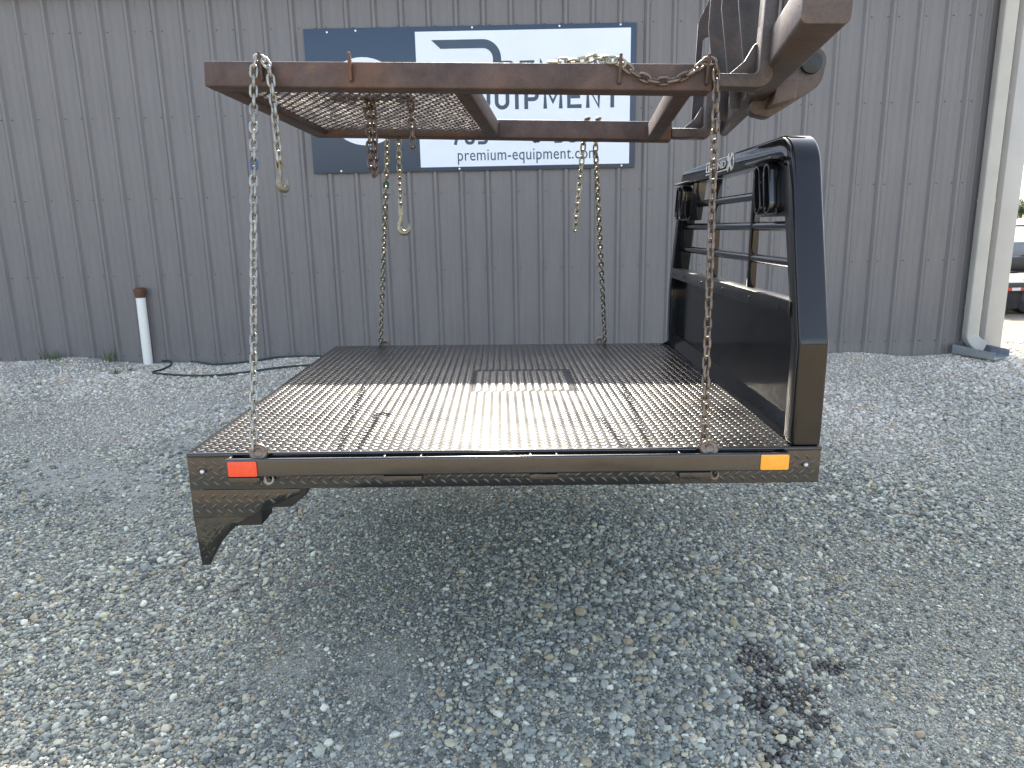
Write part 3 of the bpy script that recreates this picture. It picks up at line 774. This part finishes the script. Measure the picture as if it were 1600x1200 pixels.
o = link_mesh('skirt_tread_lugs', me, M_BLACK, tl); o['kind'] = 'stuff'
MB().prism([(.03,-.15),(.432,-.15),(.432,-.178),(.37,-.232),(.30,-.234),(.25,-.245),(.25,-.305),(.163,-.308),(.03,-.33)], 'y', .03, .16).build('light_bracket', M_DARK, bed, bevel=.004)
MB().box(.05,.40,.17,.40,-.22,-.15).build('tail_light_box', M_DARK, bed, bevel=.006)

# ------------------------------------------------------------------ headache rack (part of the bed)
RD = .11; ZT = 1.172
op = [(0,0),(0,.40),(.25,ZT-.004),(1.245,ZT),(2.24,ZT-.004),(2.49,.40),(2.49,0)]
orad = [0,.12,.165,0,.165,.12,0]
outer = fillet(op, orad, 9)
ip = [(.085,0),(.085,.405),(.325,1.075),(1.245,1.078),(2.165,1.075),(2.405,.405),(2.405,0)]
inner = fillet(ip, [0,.10,.07,0,.07,.10,0], 9)
rackmb = MB().ring(outer, inner, 'x', 0, RD, closed=False)
rack = rackmb.build('headache_rack', M_RACK, bed, bevel=.013, seg=4, smooth=35)
rack.location = (2.29, 0, .001); rack.rotation_euler = (0, 0, -.038)
zb_leg = lambda z: .085 if z < .4 else .085+(z-.405)*(.24/.67)
# rear faces of the legs carry a duller overspray sheet
for s_ in (0, 1):
    po = [(.012,.02),(.012,.39),(.20,.97),(.245,1.05),(.305,1.05),(.275,.94),(.078,.40),(.078,.02)]
    if s_: po = [(2.49-y, z) for y, z in po]
    MB().prism(po, 'x', -.0035, -.0005).build('leg_face', M_SPECK, rack, bevel=.001)
# lower sheet, shelf bar, floor fillet
MB().box(.055,.061,.087,2.403,.0,.50).build('lower_panel', M_PANEL, rack)
MB().prism([(-.012,.478),(-.006,.478),(-.006,.535),(.062,.535),(.062,.541),(-.012,.541)], 'y', .105, 2.385).build('shelf_bar', M_SPECK, rack, bevel=.0015)
for y in (.22,.60,1.05,1.50,1.95,2.28): MB().tube([(-.0125,y,.508),(-.0155,y,.508)], .009, 8).build('shelf_bolt', M_DARK, rack)
MB().prism([(.012,.001),(.054,.062),(.054,.068),(.006,.001)], 'y', .10, 2.39).build('floor_fillet', M_PANEL, rack)
MB().prism([(-.06,.002),(.054,.002),(.054,.075)], 'y', 2.392, 2.398).build('fillet_gusset', M_PANEL, rack)
# bars
for z in (.955, .82, .675):
    y0 = zb_leg(z)-.01; MB().tube([(.05,y0,z),(.05,2.49-y0,z)], .0205, 14).build('cross_bar', M_BAR, rack, smooth=60)
for y in (.775, 1.46):
    MB().box(.028,.066,y-.011,y+.011,.5415,1.074).build('upright_bar', M_RACK, rack, bevel=.002)
# light pods
def stadium(cy, cz, hl, r, lean, n=10):
    pts = []
    for k in range(n+1): a = math.pi*k/n; pts.append((r*math.cos(a), hl+r*math.sin(a)))
    for k in range(n+1): a = math.pi+math.pi*k/n; pts.append((r*math.cos(a), -hl+r*math.sin(a)))
    c, s = math.cos(lean), math.sin(lean)
    return [(cy+u*c+v*s, cz-u*s+v*c) for u, v in pts]
for s_ in (0, 1):
    mir = (lambda y: y) if not s_ else (lambda y: 2.49-y)
    po = [(mir(y), z) for y, z in ((.225,.858),(.56,.858),(.645,1.077),(.31,1.077))]
    pod = MB().prism(po, 'x', .0, .075).build('light_housing', M_BLACK, rack, bevel=.004)
    MB().prism([(mir(y), z) for y, z in ((.31,1.078),(.66,1.078),(.655,1.088),(.315,1.088))], 'x', -.05, .0).build('light_visor', M_SPECK, pod, bevel=.002)
    for cy in (.365, .49):
        ln_ = R(16) if not s_ else R(-16)
        MB().ring(stadium(mir(cy), .966, .062, .040, ln_), stadium(mir(cy), .966, .062, .031, ln_), 'x', -.045, -.0006).build('light_ring', M_BLACK, pod, bevel=.0015)
        MB().prism(stadium(mir(cy), .966, .061, .0305, ln_), 'x', -.016, -.001).build('light_lens', M_BAR, pod, bevel=.004)
# logo on the top rail: text reads from behind the bed (towards -X)
def logo():
    me_, co = text_mesh('LEGEND', .40, .036, .012)
    # read left to right when looking along +X : left is +Y
    q = np.stack([-.0035-(co[:,2]-co[:,2].min())*.0022, 1.545-co[:,0], co[:,1]+1.113], 1)
    me_.vertices.foreach_set('co', q.ravel()); me_.update(); me_.materials.clear()
    return link_mesh('logo_lettering', me_, M_LOGO, rack)
logo()
mb = MB()
for z0, z1 in ((1.098,1.103),(1.158,1.163)): mb.box(-.003,-.0006,1.135,1.555,z0,z1)
def stroke(y0, z0, y1, z1, w):
    d = Vector((y1-y0, z1-z0)).normalized(); nn = Vector((-d.y, d.x))*w/2
    mb.prism([(y0+nn.x,z0+nn.y),(y1+nn.x,z1+nn.y),(y1-nn.x,z1-nn.y),(y0-nn.x,z0-nn.y)], 'x', -.003, -.0006)
stroke(1.135,1.163,1.105,1.13,.007); stroke(1.105,1.13,1.135,1.098,.007)
stroke(1.115,1.168,1.045,1.093,.017); stroke(1.117,1.093,1.086,1.124,.017); stroke(1.075,1.138,1.045,1.168,.017)
stroke(1.03,1.165,1.005,1.13,.008); stroke(1.005,1.13,1.03,1.096,.008)
mb.build('logo_mark', M_LOGO, rack)

# ------------------------------------------------------------------ lifting frame
FR_O = Vector((-1.193, 3.0, 2.139)); fr_rot = (-.04, .044, -.094); FS = .952
frame = empty('lifting_frame', FR_O, fr_rot); frame.scale = (FS, FS, FS)
tag(frame, 'rusty square tube lifting frame slung above the black flatbed', 'lifting frame')
FR_M = Matrix.Translation(FR_O) @ Euler(fr_rot).to_matrix().to_4x4() @ Matrix.Scale(FS, 4)
FLN, FW_ = 2.068, 1.21; T = .1016
def tubebar(name, x0, x1, y0, y1, matl=M_RUST, z1=T):
    return MB().box(x0,x1,y0,y1,0,z1).build(name, matl, frame, bevel=.009, seg=3)
tubebar('near_rail', 0, FLN, 0, T); tubebar('far_rail', 0, FLN, FW_, FW_+T)
tubebar('end_bar', .002, .095, T+.001, FW_-.001, z1=T-.004)
tubebar('cross_tube', 1.03, 1.10, T+.001, FW_-.001, z1=T-.012); tubebar('cross_tube', 1.935, 2.005, T+.001, FW_-.001, z1=T-.012)
for x in (.255, .627, 1.708, 2.045):
    m_ = MB().prism([(-.001,.018),(-.016,.026),(-.034,.10),(-.040,.126),(-.034,.130),(-.001,.085)], 'x', x-.0065, x+.0065)
    m_.build('hook_cleat', M_RUST, frame, bevel=.003)
# expanded metal: stretched strands, each tilted
mb = MB(); LW, SW = .046, .062; x0, x1, y0, y1 = .097, 1.028, T+.002, FW_-.002; zm = .034
tl_ = R(31); sw = .0085; row = 0; y = y0
def strand(a, b, tl_):
    a = Vector(a); b = Vector(b); d = (b-a).normalized()
    w = Vector((-d.y, d.x, 0)); w = (w*math.cos(tl_)*(1 if w.y > 0 else -1) + Vector((0,0,1))*math.sin(tl_))*sw
    nn = d.cross(w).normalized()*.0018
    mb.add([a-w-nn,b-w-nn,b+w-nn,a+w-nn,a-w+nn,b-w+nn,b+w+nn,a+w+nn], [(0,3,2,1),(4,5,6,7),(0,1,5,4),(1,2,6,5),(2,3,7,6),(3,0,4,7)])
while y < y1-SW/2:
    nseg = int((x1-x0)/(LW/2)); up_ = row % 2
    for k in range(nseg):
        ya = y + (SW/2*.92 if (k+up_) % 2 else 0); yb = y + (SW/2*.92 if (k+1+up_) % 2 else 0)
        sag = -.010*math.sin(math.pi*(k/nseg))*math.sin(math.pi*(y-y0)/(y1-y0))
        dz = random.uniform(-.0015,.0015)
        strand((x0+k*LW/2, ya, zm+sag+dz), (x0+(k+1)*LW/2, yb, zm+sag+dz), R(20 if (k+up_) % 2 else 46)+random.uniform(-.05,.05))
    y += SW/2; row += 1
o = mb.build('expanded_mesh', M_MESH, frame, smooth=0); o['kind'] = 'stuff'

# ------------------------------------------------------------------ fork carriage
fk = empty('fork_carriage', FR_M @ Vector((2.24,0,0)), fr_rot); fk.scale = (FS, FS, FS)
tag(fk, 'worn brown steel fork carriage holding the rusty lifting frame', 'fork carriage')
ox = 2.24
def sh(poly): return [(x-ox, z) for x, z in poly]
fork_poly = lambda ht: sh(fillet([(1.98,.018),(2.296,.014),(2.305,ht),(2.248,ht),(2.243,.066),(1.98,.066)], [0,.06,0,0,.028,0], 6, True))
for y0, ht, nm in ((.004,1.0,'near'),(FW_+.004,.62,'far')):
    # forks slide on inside the tubes: start just past the tube ends
    pl_ = sh(fillet([(FLN+.002,.020),(2.297,.016),(2.305,ht),(2.25,ht),(2.243,.068),(FLN+.002,.068)], [0,.055,0,0,.022,0], 6, True))
    f = MB().prism(pl_, 'y', y0, y0+.093).build('fork', M_RUST2, fk, bevel=.005)
    MB().prism(sh([(2.13,.0685),(2.2425,.0685),(2.2465,.20),(2.232,.19),(2.20,.13)]), 'y', y0+.070, y0+.092).build('fork_brace', M_RUST2, f, bevel=.002)
# lower carriage bar and upper bar
def cbar(x0, x1, y0, y1, z0, z1, nm):
    p = fillet([(x0-ox,z0),(x1-ox,z0),(x1-ox,z1),(x0-ox,z1)], [.022]*4, 4, True)
    m_ = MB().prism(p, 'y', y0, y1)
    if nm == 'lower_bar': m_.v = [(x-(1.36-y)*.058 if x < 2.40-ox else x-.105+(1.36-y)*.0, y, z+(1.36-y)*.027) for x, y, z in m_.v]
    return m_.build(nm, M_RUST2, fk, bevel=.003, smooth=35)
cbar(2.356, 2.51, -.49, 1.36, .05, .21, 'lower_bar')
cbar(2.312, 2.43, -.20, 1.36, .86, .98, 'upper_bar')
# bracket clasping the near fork
MB().box(2.307-ox,2.311-ox+.03,-.03,.004-.002,.16,.9).build('stop_plate', M_RUST2, fk, bevel=.003)
# rib plates between the forks
for y0, xb, xt in ((.34,2.275,2.20),(.62,2.268,2.19),(.92,2.262,2.185)):
    MB().prism(sh([(xb,.06),(2.311,.06),(2.311,.85),(xt,.85),(xt,.5)]), 'y', y0, y0+.02).build('rib_plate', M_RIB, fk, bevel=.002)
# far side plate with a slot
mb = MB().prism(sh([(2.20,.07),(2.232,.07),(2.232,.745),(2.20,.67)]), 'y', 1.40, 1.42)
mb.prism(sh([(2.2322,.07),(2.296,.07),(2.296,.445),(2.283,.428),(2.264,.42),(2.245,.428),(2.2322,.445)]), 'y', 1.40, 1.42)
mb.prism(sh([(2.2322,.575),(2.245,.592),(2.264,.60),(2.283,.592),(2.296,.575),(2.296,.895),(2.2322,.7455)]), 'y', 1.40, 1.42)
mb.prism(sh([(2.2962,.07),(2.36,.07),(2.36,1.0),(2.34,1.0),(2.2962,.8955)]), 'y', 1.40, 1.42)
mb.build('slotted_side_plate', M_RIB, fk)
# pivot lug under the bar with its pin
lug = fillet(sh([(2.33,.02),(2.42,.0),(2.64,.145),(2.665,.30),(2.52,.32),(2.36,.16)]), [.03,.05,.085,.07,.05,.02], 6, True)
lg = MB().prism(lug, 'y', .52, .60).build('pivot_lug', M_RUST2, fk, bevel=.004)
MB().tube([(2.585-ox,.500,.235),(2.585-ox,.62,.235)], .047, 18).build('pivot_pin', M_DARK, lg, bevel=.003, smooth=40)
MB().prism(sh([(2.40,.03),(2.50,.06),(2.50,.14),(2.42,.14)]), 'y', .40, .515).build('lug_block', M_RUST2, fk, bevel=.006)

# ------------------------------------------------------------------ chains
PITCH = .0365
def link_mesh_data():
    w, r, hl = .0122, .0054, .0175   # centreline half width, wire radius, half straight length
    pts = []
    for k in range(6): a = math.pi*k/5; pts.append((w*math.cos(a), 0, hl-.0065+w*math.sin(a)))
    for k in range(6): a = math.pi+math.pi*k/5; pts.append((w*math.cos(a), 0, -hl+.0065+w*math.sin(a)))
    return MB().tube(pts, r, 6, closed=True).mesh('chain_link', smooth=80)
LINK = link_mesh_data()
LINKS = {}
def link_for(m):
    if m.name not in LINKS:
        me_ = LINK.copy(); me_.materials.append(m); LINKS[m.name] = me_
    return LINKS[m.name]
def chain_links(root, pts, m, twist0=0., twist=0., special=None):
    P = [Vector(p) for p in pts]; seg = [(P[i+1]-P[i]).length for i in range(len(P)-1)]; total = sum(seg)
    n = int(round(total/PITCH)); step = total/n if n else PITCH
    def at(s):
        for i, l in enumerate(seg):
            if s <= l or i == len(seg)-1: return P[i]+(P[i+1]-P[i])*(s/l)
            s -= l
    rl = root.location
    for k in range(n):
        a, b = at(k*step), at((k+1)*step); c = (a+b)/2; d = (a-b).normalized()
        ref = Vector((1,0,0)) if abs(d.x) < .8 else Vector((0,0,1))
        x = (ref-d*ref.dot(d)).normalized(); y = d.cross(x)
        ang = twist0+twist*k+(math.pi/2 if k % 2 else 0)+random.uniform(-.10,.10)
        x2 = x*math.cos(ang)+y*math.sin(ang); y2 = d.cross(x2)
        mt = Matrix((x2, y2, d)).transposed().to_4x4(); mt.translation = c-rl
        o_ = bpy.data.objects.new('link', link_for(special[k] if special and k in special else m)); COL.objects.link(o_)
        o_.parent = root; o_.matrix_local = mt
def fr(x, y, z): return FR_M @ Vector((x, y, z))
def bd(x, y, z): return BED_M @ Vector((x, y, z))
def sagged(a, b, s, n=10):
    a = Vector(a); b = Vector(b); return [a.lerp(b, t/n)+Vector((0,0,-s*4*(t/n)*(1-t/n))) for t in range(n+1)]
def hook_mesh(sc=1.0):
    """clevis slip hook hanging down (-z): clevis ears, shank, J, tip; lies in x-z plane"""
    mb_ = MB()
    path = [(0,0,0),(0,0,-.018),(-.004,0,-.035),(-.012,0,-.055),(-.010,0,-.076),(.004,0,-.090),(.022,0,-.090),(.034,0,-.078),(.037,0,-.062),(.034,0,-.046)]
    rad = [.010,.010,.011,.0125,.014,.015,.0135,.011,.008,.004]
    pp_ = smooth_path([tuple(c*sc for c in p) for p in path], 3)
    rr = np.interp(np.linspace(0,9,len(pp_)), range(10), rad)*sc
    mb_.tube(pp_, list(rr), 9)
    return mb_
def clevis(mb_, sc=1.0):
    for s_ in (-1, 1): mb_.box(-.011*sc,.011*sc,s_*.0105*sc-.004*sc,s_*.0105*sc+.004*sc,-.005*sc,.030*sc)
    mb_.tube([(0,-.020*sc,.020*sc),(0,.020*sc,.020*sc)], .0065*sc, 8); return mb_
def add_hook(root, loc, rz, m, rx=0., sc=1.0, name='hook'):
    mb_ = clevis(hook_mesh(sc), sc); o_ = mb_.build(name, m, root, smooth=50)
    o_.location = Vector(loc)-root.location; o_.rotation_euler = (rx, 0, rz); return o_
def slip_ring(root, loc, m, tilt=0., name='hook_eye'):
    """thick round eye of the bed hook standing in the gap behind the rub rail, face towards the side"""
    mb_ = MB(); n = 20
    mb_.tube([(.024*math.cos(2*math.pi*k/n), 0, .024*math.sin(2*math.pi*k/n)) for k in range(n)], .0115, 9, closed=True)
    mb_.tube([(0,.009,0),(0,-.004,0),(0,-.0075,0)], [.023,.021,.014], 16)
    o_ = mb_.build(name, m, root, smooth=50); o_.location = Vector(loc)-root.location; o_.rotation_euler = (R(-20), tilt, .0); return o_
M_BLUE = simple('blue_paint_mark', (.07,.10,.17), .5, .3)
M_GREEN = simple('green_paint_mark', (.02,.10,.05), .5, .2)
GRP = 'lifting chains at the corners of the flatbed'
# near left
c1 = empty('chain', fr(.245,-.03,.09)); tag(c1, 'pale grey lifting chain on the near left corner with short tail and hook', 'chain', GRP)
base1 = bd(.262,-.028,.018)
top = fr(.235,-.020,.106)
chain_links(c1, [fr(.268,-.020,.100), fr(.250,-.030,.110), top, fr(.228,-.028,.06), fr(.225,-.03,-.05), base1], M_GALV, .25, .035, {12: M_BLUE})
t_end = fr(.325,-.030,-.300)
chain_links(c1, [fr(.268,-.022,.104), fr(.290,-.026,.072), fr(.300,-.03,.03), fr(.312,-.03,-.12), t_end], M_GALV, .35, .10)
add_hook(c1, t_end-Vector((0,0,.022)), R(60), M_CHROM, 0, .92)
slip_ring(c1, bd(.281,-.030,.008), M_BROWN)
lowh = add_hook(c1, bd(.300,-.022,-.058), R(4), M_GALV, 0, .62, 'lower_hook')
# near right
c2 = empty('chain', fr(2.06,-.03,.10)); tag(c2, 'brown rusted lifting chain on the near right corner, its end draped along the frame', 'chain', GRP)
top2 = fr(2.072,-.026,.098); base2 = bd(1.945,-.028,.018)
chain_links(c2, [fr(2.03,-.022,.106), fr(2.055,-.030,.108), top2, fr(2.078,-.03,.05), base2], M_BROWN, .2, .02)
slip_ring(c2, bd(1.966,-.030,.004), M_BROWN)
add_hook(c2, bd(1.985,-.022,-.060), R(4), M_BROWN, 0, .62, 'lower_hook')
a_, b_ = fr(2.03,-.024,.100), fr(1.722,-.024,.088)
chain_links(c2, sagged(a_, b_, .062, 12), M_BROWN, .5, .0)
chain_links(c2, [fr(1.722,-.026,.09), fr(1.70,-.02,.107), fr(1.66,.0,.112), fr(1.635,.015,.113), fr(1.66,.03,.124), fr(1.60,.02,.128), fr(1.57,.012,.112), fr(1.50,.02,.110), fr(1.43,.016,.108)], M_CHROM, .8, .3)
# far left
FYB = FW_+T+.012
c3 = empty('chain', fr(.40,FYB,.1)); tag(c3, 'yellowed lifting chain on the far left corner with a slip hook hanging beside it', 'chain', GRP)
base3 = bd(.318,W0+.012,.0)
chain_links(c3, [fr(.435,FW_-.01,.112), fr(.428,FYB-.03,.112), fr(.424,FYB,.085), fr(.424,FYB,-.02), base3], M_CHROM, .3, .09, {13: M_GREEN, 7: M_CHROM})
t3 = fr(.505,FYB,-.408)
chain_links(c3, [fr(.47,FW_-.02,.113), fr(.485,FYB-.03,.112), fr(.488,FYB,.085), t3], M_CHROM, .1, .05)
add_hook(c3, t3-Vector((0,0,.022)), R(4), M_CHROM, 0, 1.15)
slip_ring(c3, bd(.352,W0+.022,.004), M_BROWN)
# far right
c4 = empty('chain', fr(1.66,FYB,.1)); tag(c4, 'greenish grey lifting chain on the far right corner with a bare tail', 'chain', GRP)
base4 = bd(1.940,W0+.012,.0)
chain_links(c4, [fr(1.66,FW_-.01,.112), fr(1.655,FYB-.03,.112), fr(1.652,FYB,.085), fr(1.652,FYB,-.02), base4], M_CHROM, .15, .05)
chain_links(c4, [fr(1.60,FW_-.01,.112), fr(1.592,FYB-.03,.112), fr(1.588,FYB,.085), fr(1.580,FYB,-.05), fr(1.555,FYB,-.50)], M_CHROM, .1, .03)
slip_ring(c4, bd(1.905,W0+.022,.012), M_BROWN)
# spare rusty chains hanging through the frame
c5 = empty('chain', fr(.64,.30,.05)); tag(c5, 'dark rusty chain hanging doubled in a long loop through the mesh', 'chain', 'rusty spare chains hanging from the frame')
ya = .33
chain_links(c5, [fr(.585,ya,.06), fr(.596,ya,-.02), fr(.606,ya,-.20), fr(.610,ya,-.285), fr(.622,ya,-.31), fr(.636,ya,-.29), fr(.632,ya,-.20), fr(.622,ya,-.02), fr(.612,ya,.06)], M_DKCH, .2, .03)
c6 = empty('chain', fr(.80,.30,.05)); tag(c6, 'short dark rusty chain end dangling below the mesh', 'chain', 'rusty spare chains hanging from the frame')
chain_links(c6, [fr(.76,.30,.075), fr(.785,.30,.062), fr(.80,.30,.02), fr(.806,.30,-.055), fr(.812,.30,-.185)], M_DKCH, .1, .05)
c7 = empty('chain', fr(.5,.35,.06)); tag(c7, 'heap of dark rusty chain lying on top of the mesh', 'chain', 'rusty spare chains hanging from the frame')
hp = []
for k in range(26): hp.append(fr(.40+.016*k, .36+.07*math.sin(k*1.9)+.02*math.sin(k*.7), .062+.010*math.sin(k*2.7)))
chain_links(c7, smooth_path(hp, 3), M_DKCH, .4, .6)

# ------------------------------------------------------------------ beyond the right corner: trailer, pickup, trees
M_TBLACK = simple('trailer_black', (.012,.012,.014), .35, 0, .3)
M_WOOD = simple('trailer_deck_wood', (.28,.21,.13), .7, 0, .25, 9)
M_TYRE = simple('tyre_rubber', (.014,.014,.014), .75, 0, .2)
M_RIM = simple('rim_grey', (.05,.05,.055), .4, .4)
M_TAPEW = simple('white_tape', (.62,.62,.62), .4); M_TAPER = simple('red_tape', (.45,.03,.025), .4)
gz0 = gz(10, 12.5)
tr = empty('flatbed_trailer', (8.2, 12.3, gz0)); tag(tr, 'black flatbed trailer with a pale wood deck beyond the building corner', 'trailer')
MB().box(0,7,0,.10,.40,.57).box(0,7,2.3,2.4,.40,.57).box(0,.1,.1,2.3,.40,.57).box(6.9,7,.1,2.3,.40,.57).build('trailer_frame', M_TBLACK, tr, bevel=.006)
for k in range(11): MB().box(.1,6.9,.105+k*.2,.105+k*.2+.192,.535,.578).build('deck_board', M_WOOD, tr, bevel=.003)
for k in range(46): MB().box(.02+k*.15,.02+k*.15+.148,-.004,-.0005,.435,.485).build('reflective_tape', M_TAPEW if k % 2 else M_TAPER, tr)
MB().box(0,7,2.42,2.46,.58,.88).build('far_side_rail', M_TBLACK, tr, bevel=.004)
def wheel(root, x, y, z, r, w, n='wheel'):
    a = [(r*math.cos(2*math.pi*k/24)+x, r*math.sin(2*math.pi*k/24)+z) for k in range(24)]
    b = [(.6*r*math.cos(2*math.pi*k/24)+x, .6*r*math.sin(2*math.pi*k/24)+z) for k in range(24)]
    wo = MB().ring(a, b, 'y', y, y+w).build('wheel', M_TYRE, root, bevel=.012)
    MB().prism([(x+(p-x)*.985, z+(q-z)*.985) for p, q in b], 'y', y+.05, y+w-.05).build('rim', M_RIM, wo, bevel=.008)
for x in (.95, 1.85, 4.2, 5.1):
    for y in (.14, 2.02): wheel(tr, x, y, .31, .31, .22)
MB().box(.2,.6,.0,.006,.12,.398).build('mud_flap', M_TYRE, tr)
M_GREYP = simple('grey_truck_paint', (.20,.21,.22), .3, 0, .05)
M_GLASS = simple('dark_window_glass', (.02,.025,.03), .08)
pk = empty('pickup_truck', (11.4, 17.2, gz(11,17))); tag(pk, 'grey pickup truck parked behind the trailer', 'pickup truck')
prof = fillet([(0,.45),(5.4,.45),(5.4,1.02),(4.1,1.10),(3.55,1.62),(1.95,1.66),(1.75,1.12),(0,1.10)], [.08,.1,.12,.1,.15,.15,.05,.05], 4, True)
MB().prism(prof, 'y', 0, 1.9).build('body', M_GREYP, pk, bevel=.03)
for x0, x1 in ((1.98,2.7),(2.78,3.5)):
    MB().prism([(x0,1.16),(x1+.12*(x1>3),1.16),(x1-.12*(x1>3),1.56),(x0,1.58)], 'y', -.006, -.001).build('window', M_GLASS, pk)
for x in (.95, 4.4):
    for y in (-.02, 1.68): wheel(pk, x, y, .40, .40, .24)
MB().box(-.08,0,.1,1.8,.48,.62).build('bumper', M_RIM, pk, bevel=.02)
MB().tube([(0,-.02,1.15),(0,-.02,1.48),(1.7,-.02,1.48)], .022, 8).tube([(.85,-.02,1.12),(.85,-.02,1.48)], .02, 8).build('bed_rack', M_TBLACK, pk)
M_LEAF = simple('tree_leaf', (.055,.095,.022), .65, 0, .5, 3); M_BARK = simple('tree_bark', (.10,.08,.06), .85)
def tree(x, y, h, label):
    z = gz(x, y); t = empty('tree', (x, y, z)); tag(t, label, 'tree', 'trees on the skyline past the trailer')
    MB().tube([(0,0,-.2),(.1,0,h*.35),(0,.1,h*.7)], [h*.035,h*.025,h*.01], 8).build('trunk', M_BARK, t, smooth=60)
    n = 2600; r = rng.normal(0, 1, (n,3)); r /= np.linalg.norm(r, axis=1)[:,None]
    cl = rng.normal(0, 1, (22,3)); cl /= np.linalg.norm(cl, axis=1)[:,None]; cl *= rng.uniform(.3,.85,(22,1))
    ci = rng.integers(0, 22, n); p = cl[ci] + r*rng.uniform(.15,.34,(n,1))
    p = p*np.array([h*.42,h*.42,h*.38])+np.array([0,0,h*.62])
    vs = []; fs = []
    for i in range(n):
        a = Vector(rng.normal(0,1,3)).normalized(); b = a.orthogonal().normalized(); s_ = h*.028; c = Vector(p[i])
        k = len(vs); vs += [c-a*s_, c+b*s_*.6, c+a*s_, c-b*s_*.6]; fs.append((k,k+1,k+2,k+3))
    MB().add(vs, fs).build('crown', M_LEAF, t, smooth=0)
tree(112.6, 160, 6.4, 'leftmost green tree on the skyline past the building corner')
tree(117, 162, 7.4, 'taller green tree standing right of the skyline tree by the corner')
tree(122, 160, 6.6, 'third green tree on the skyline, farthest to the right')
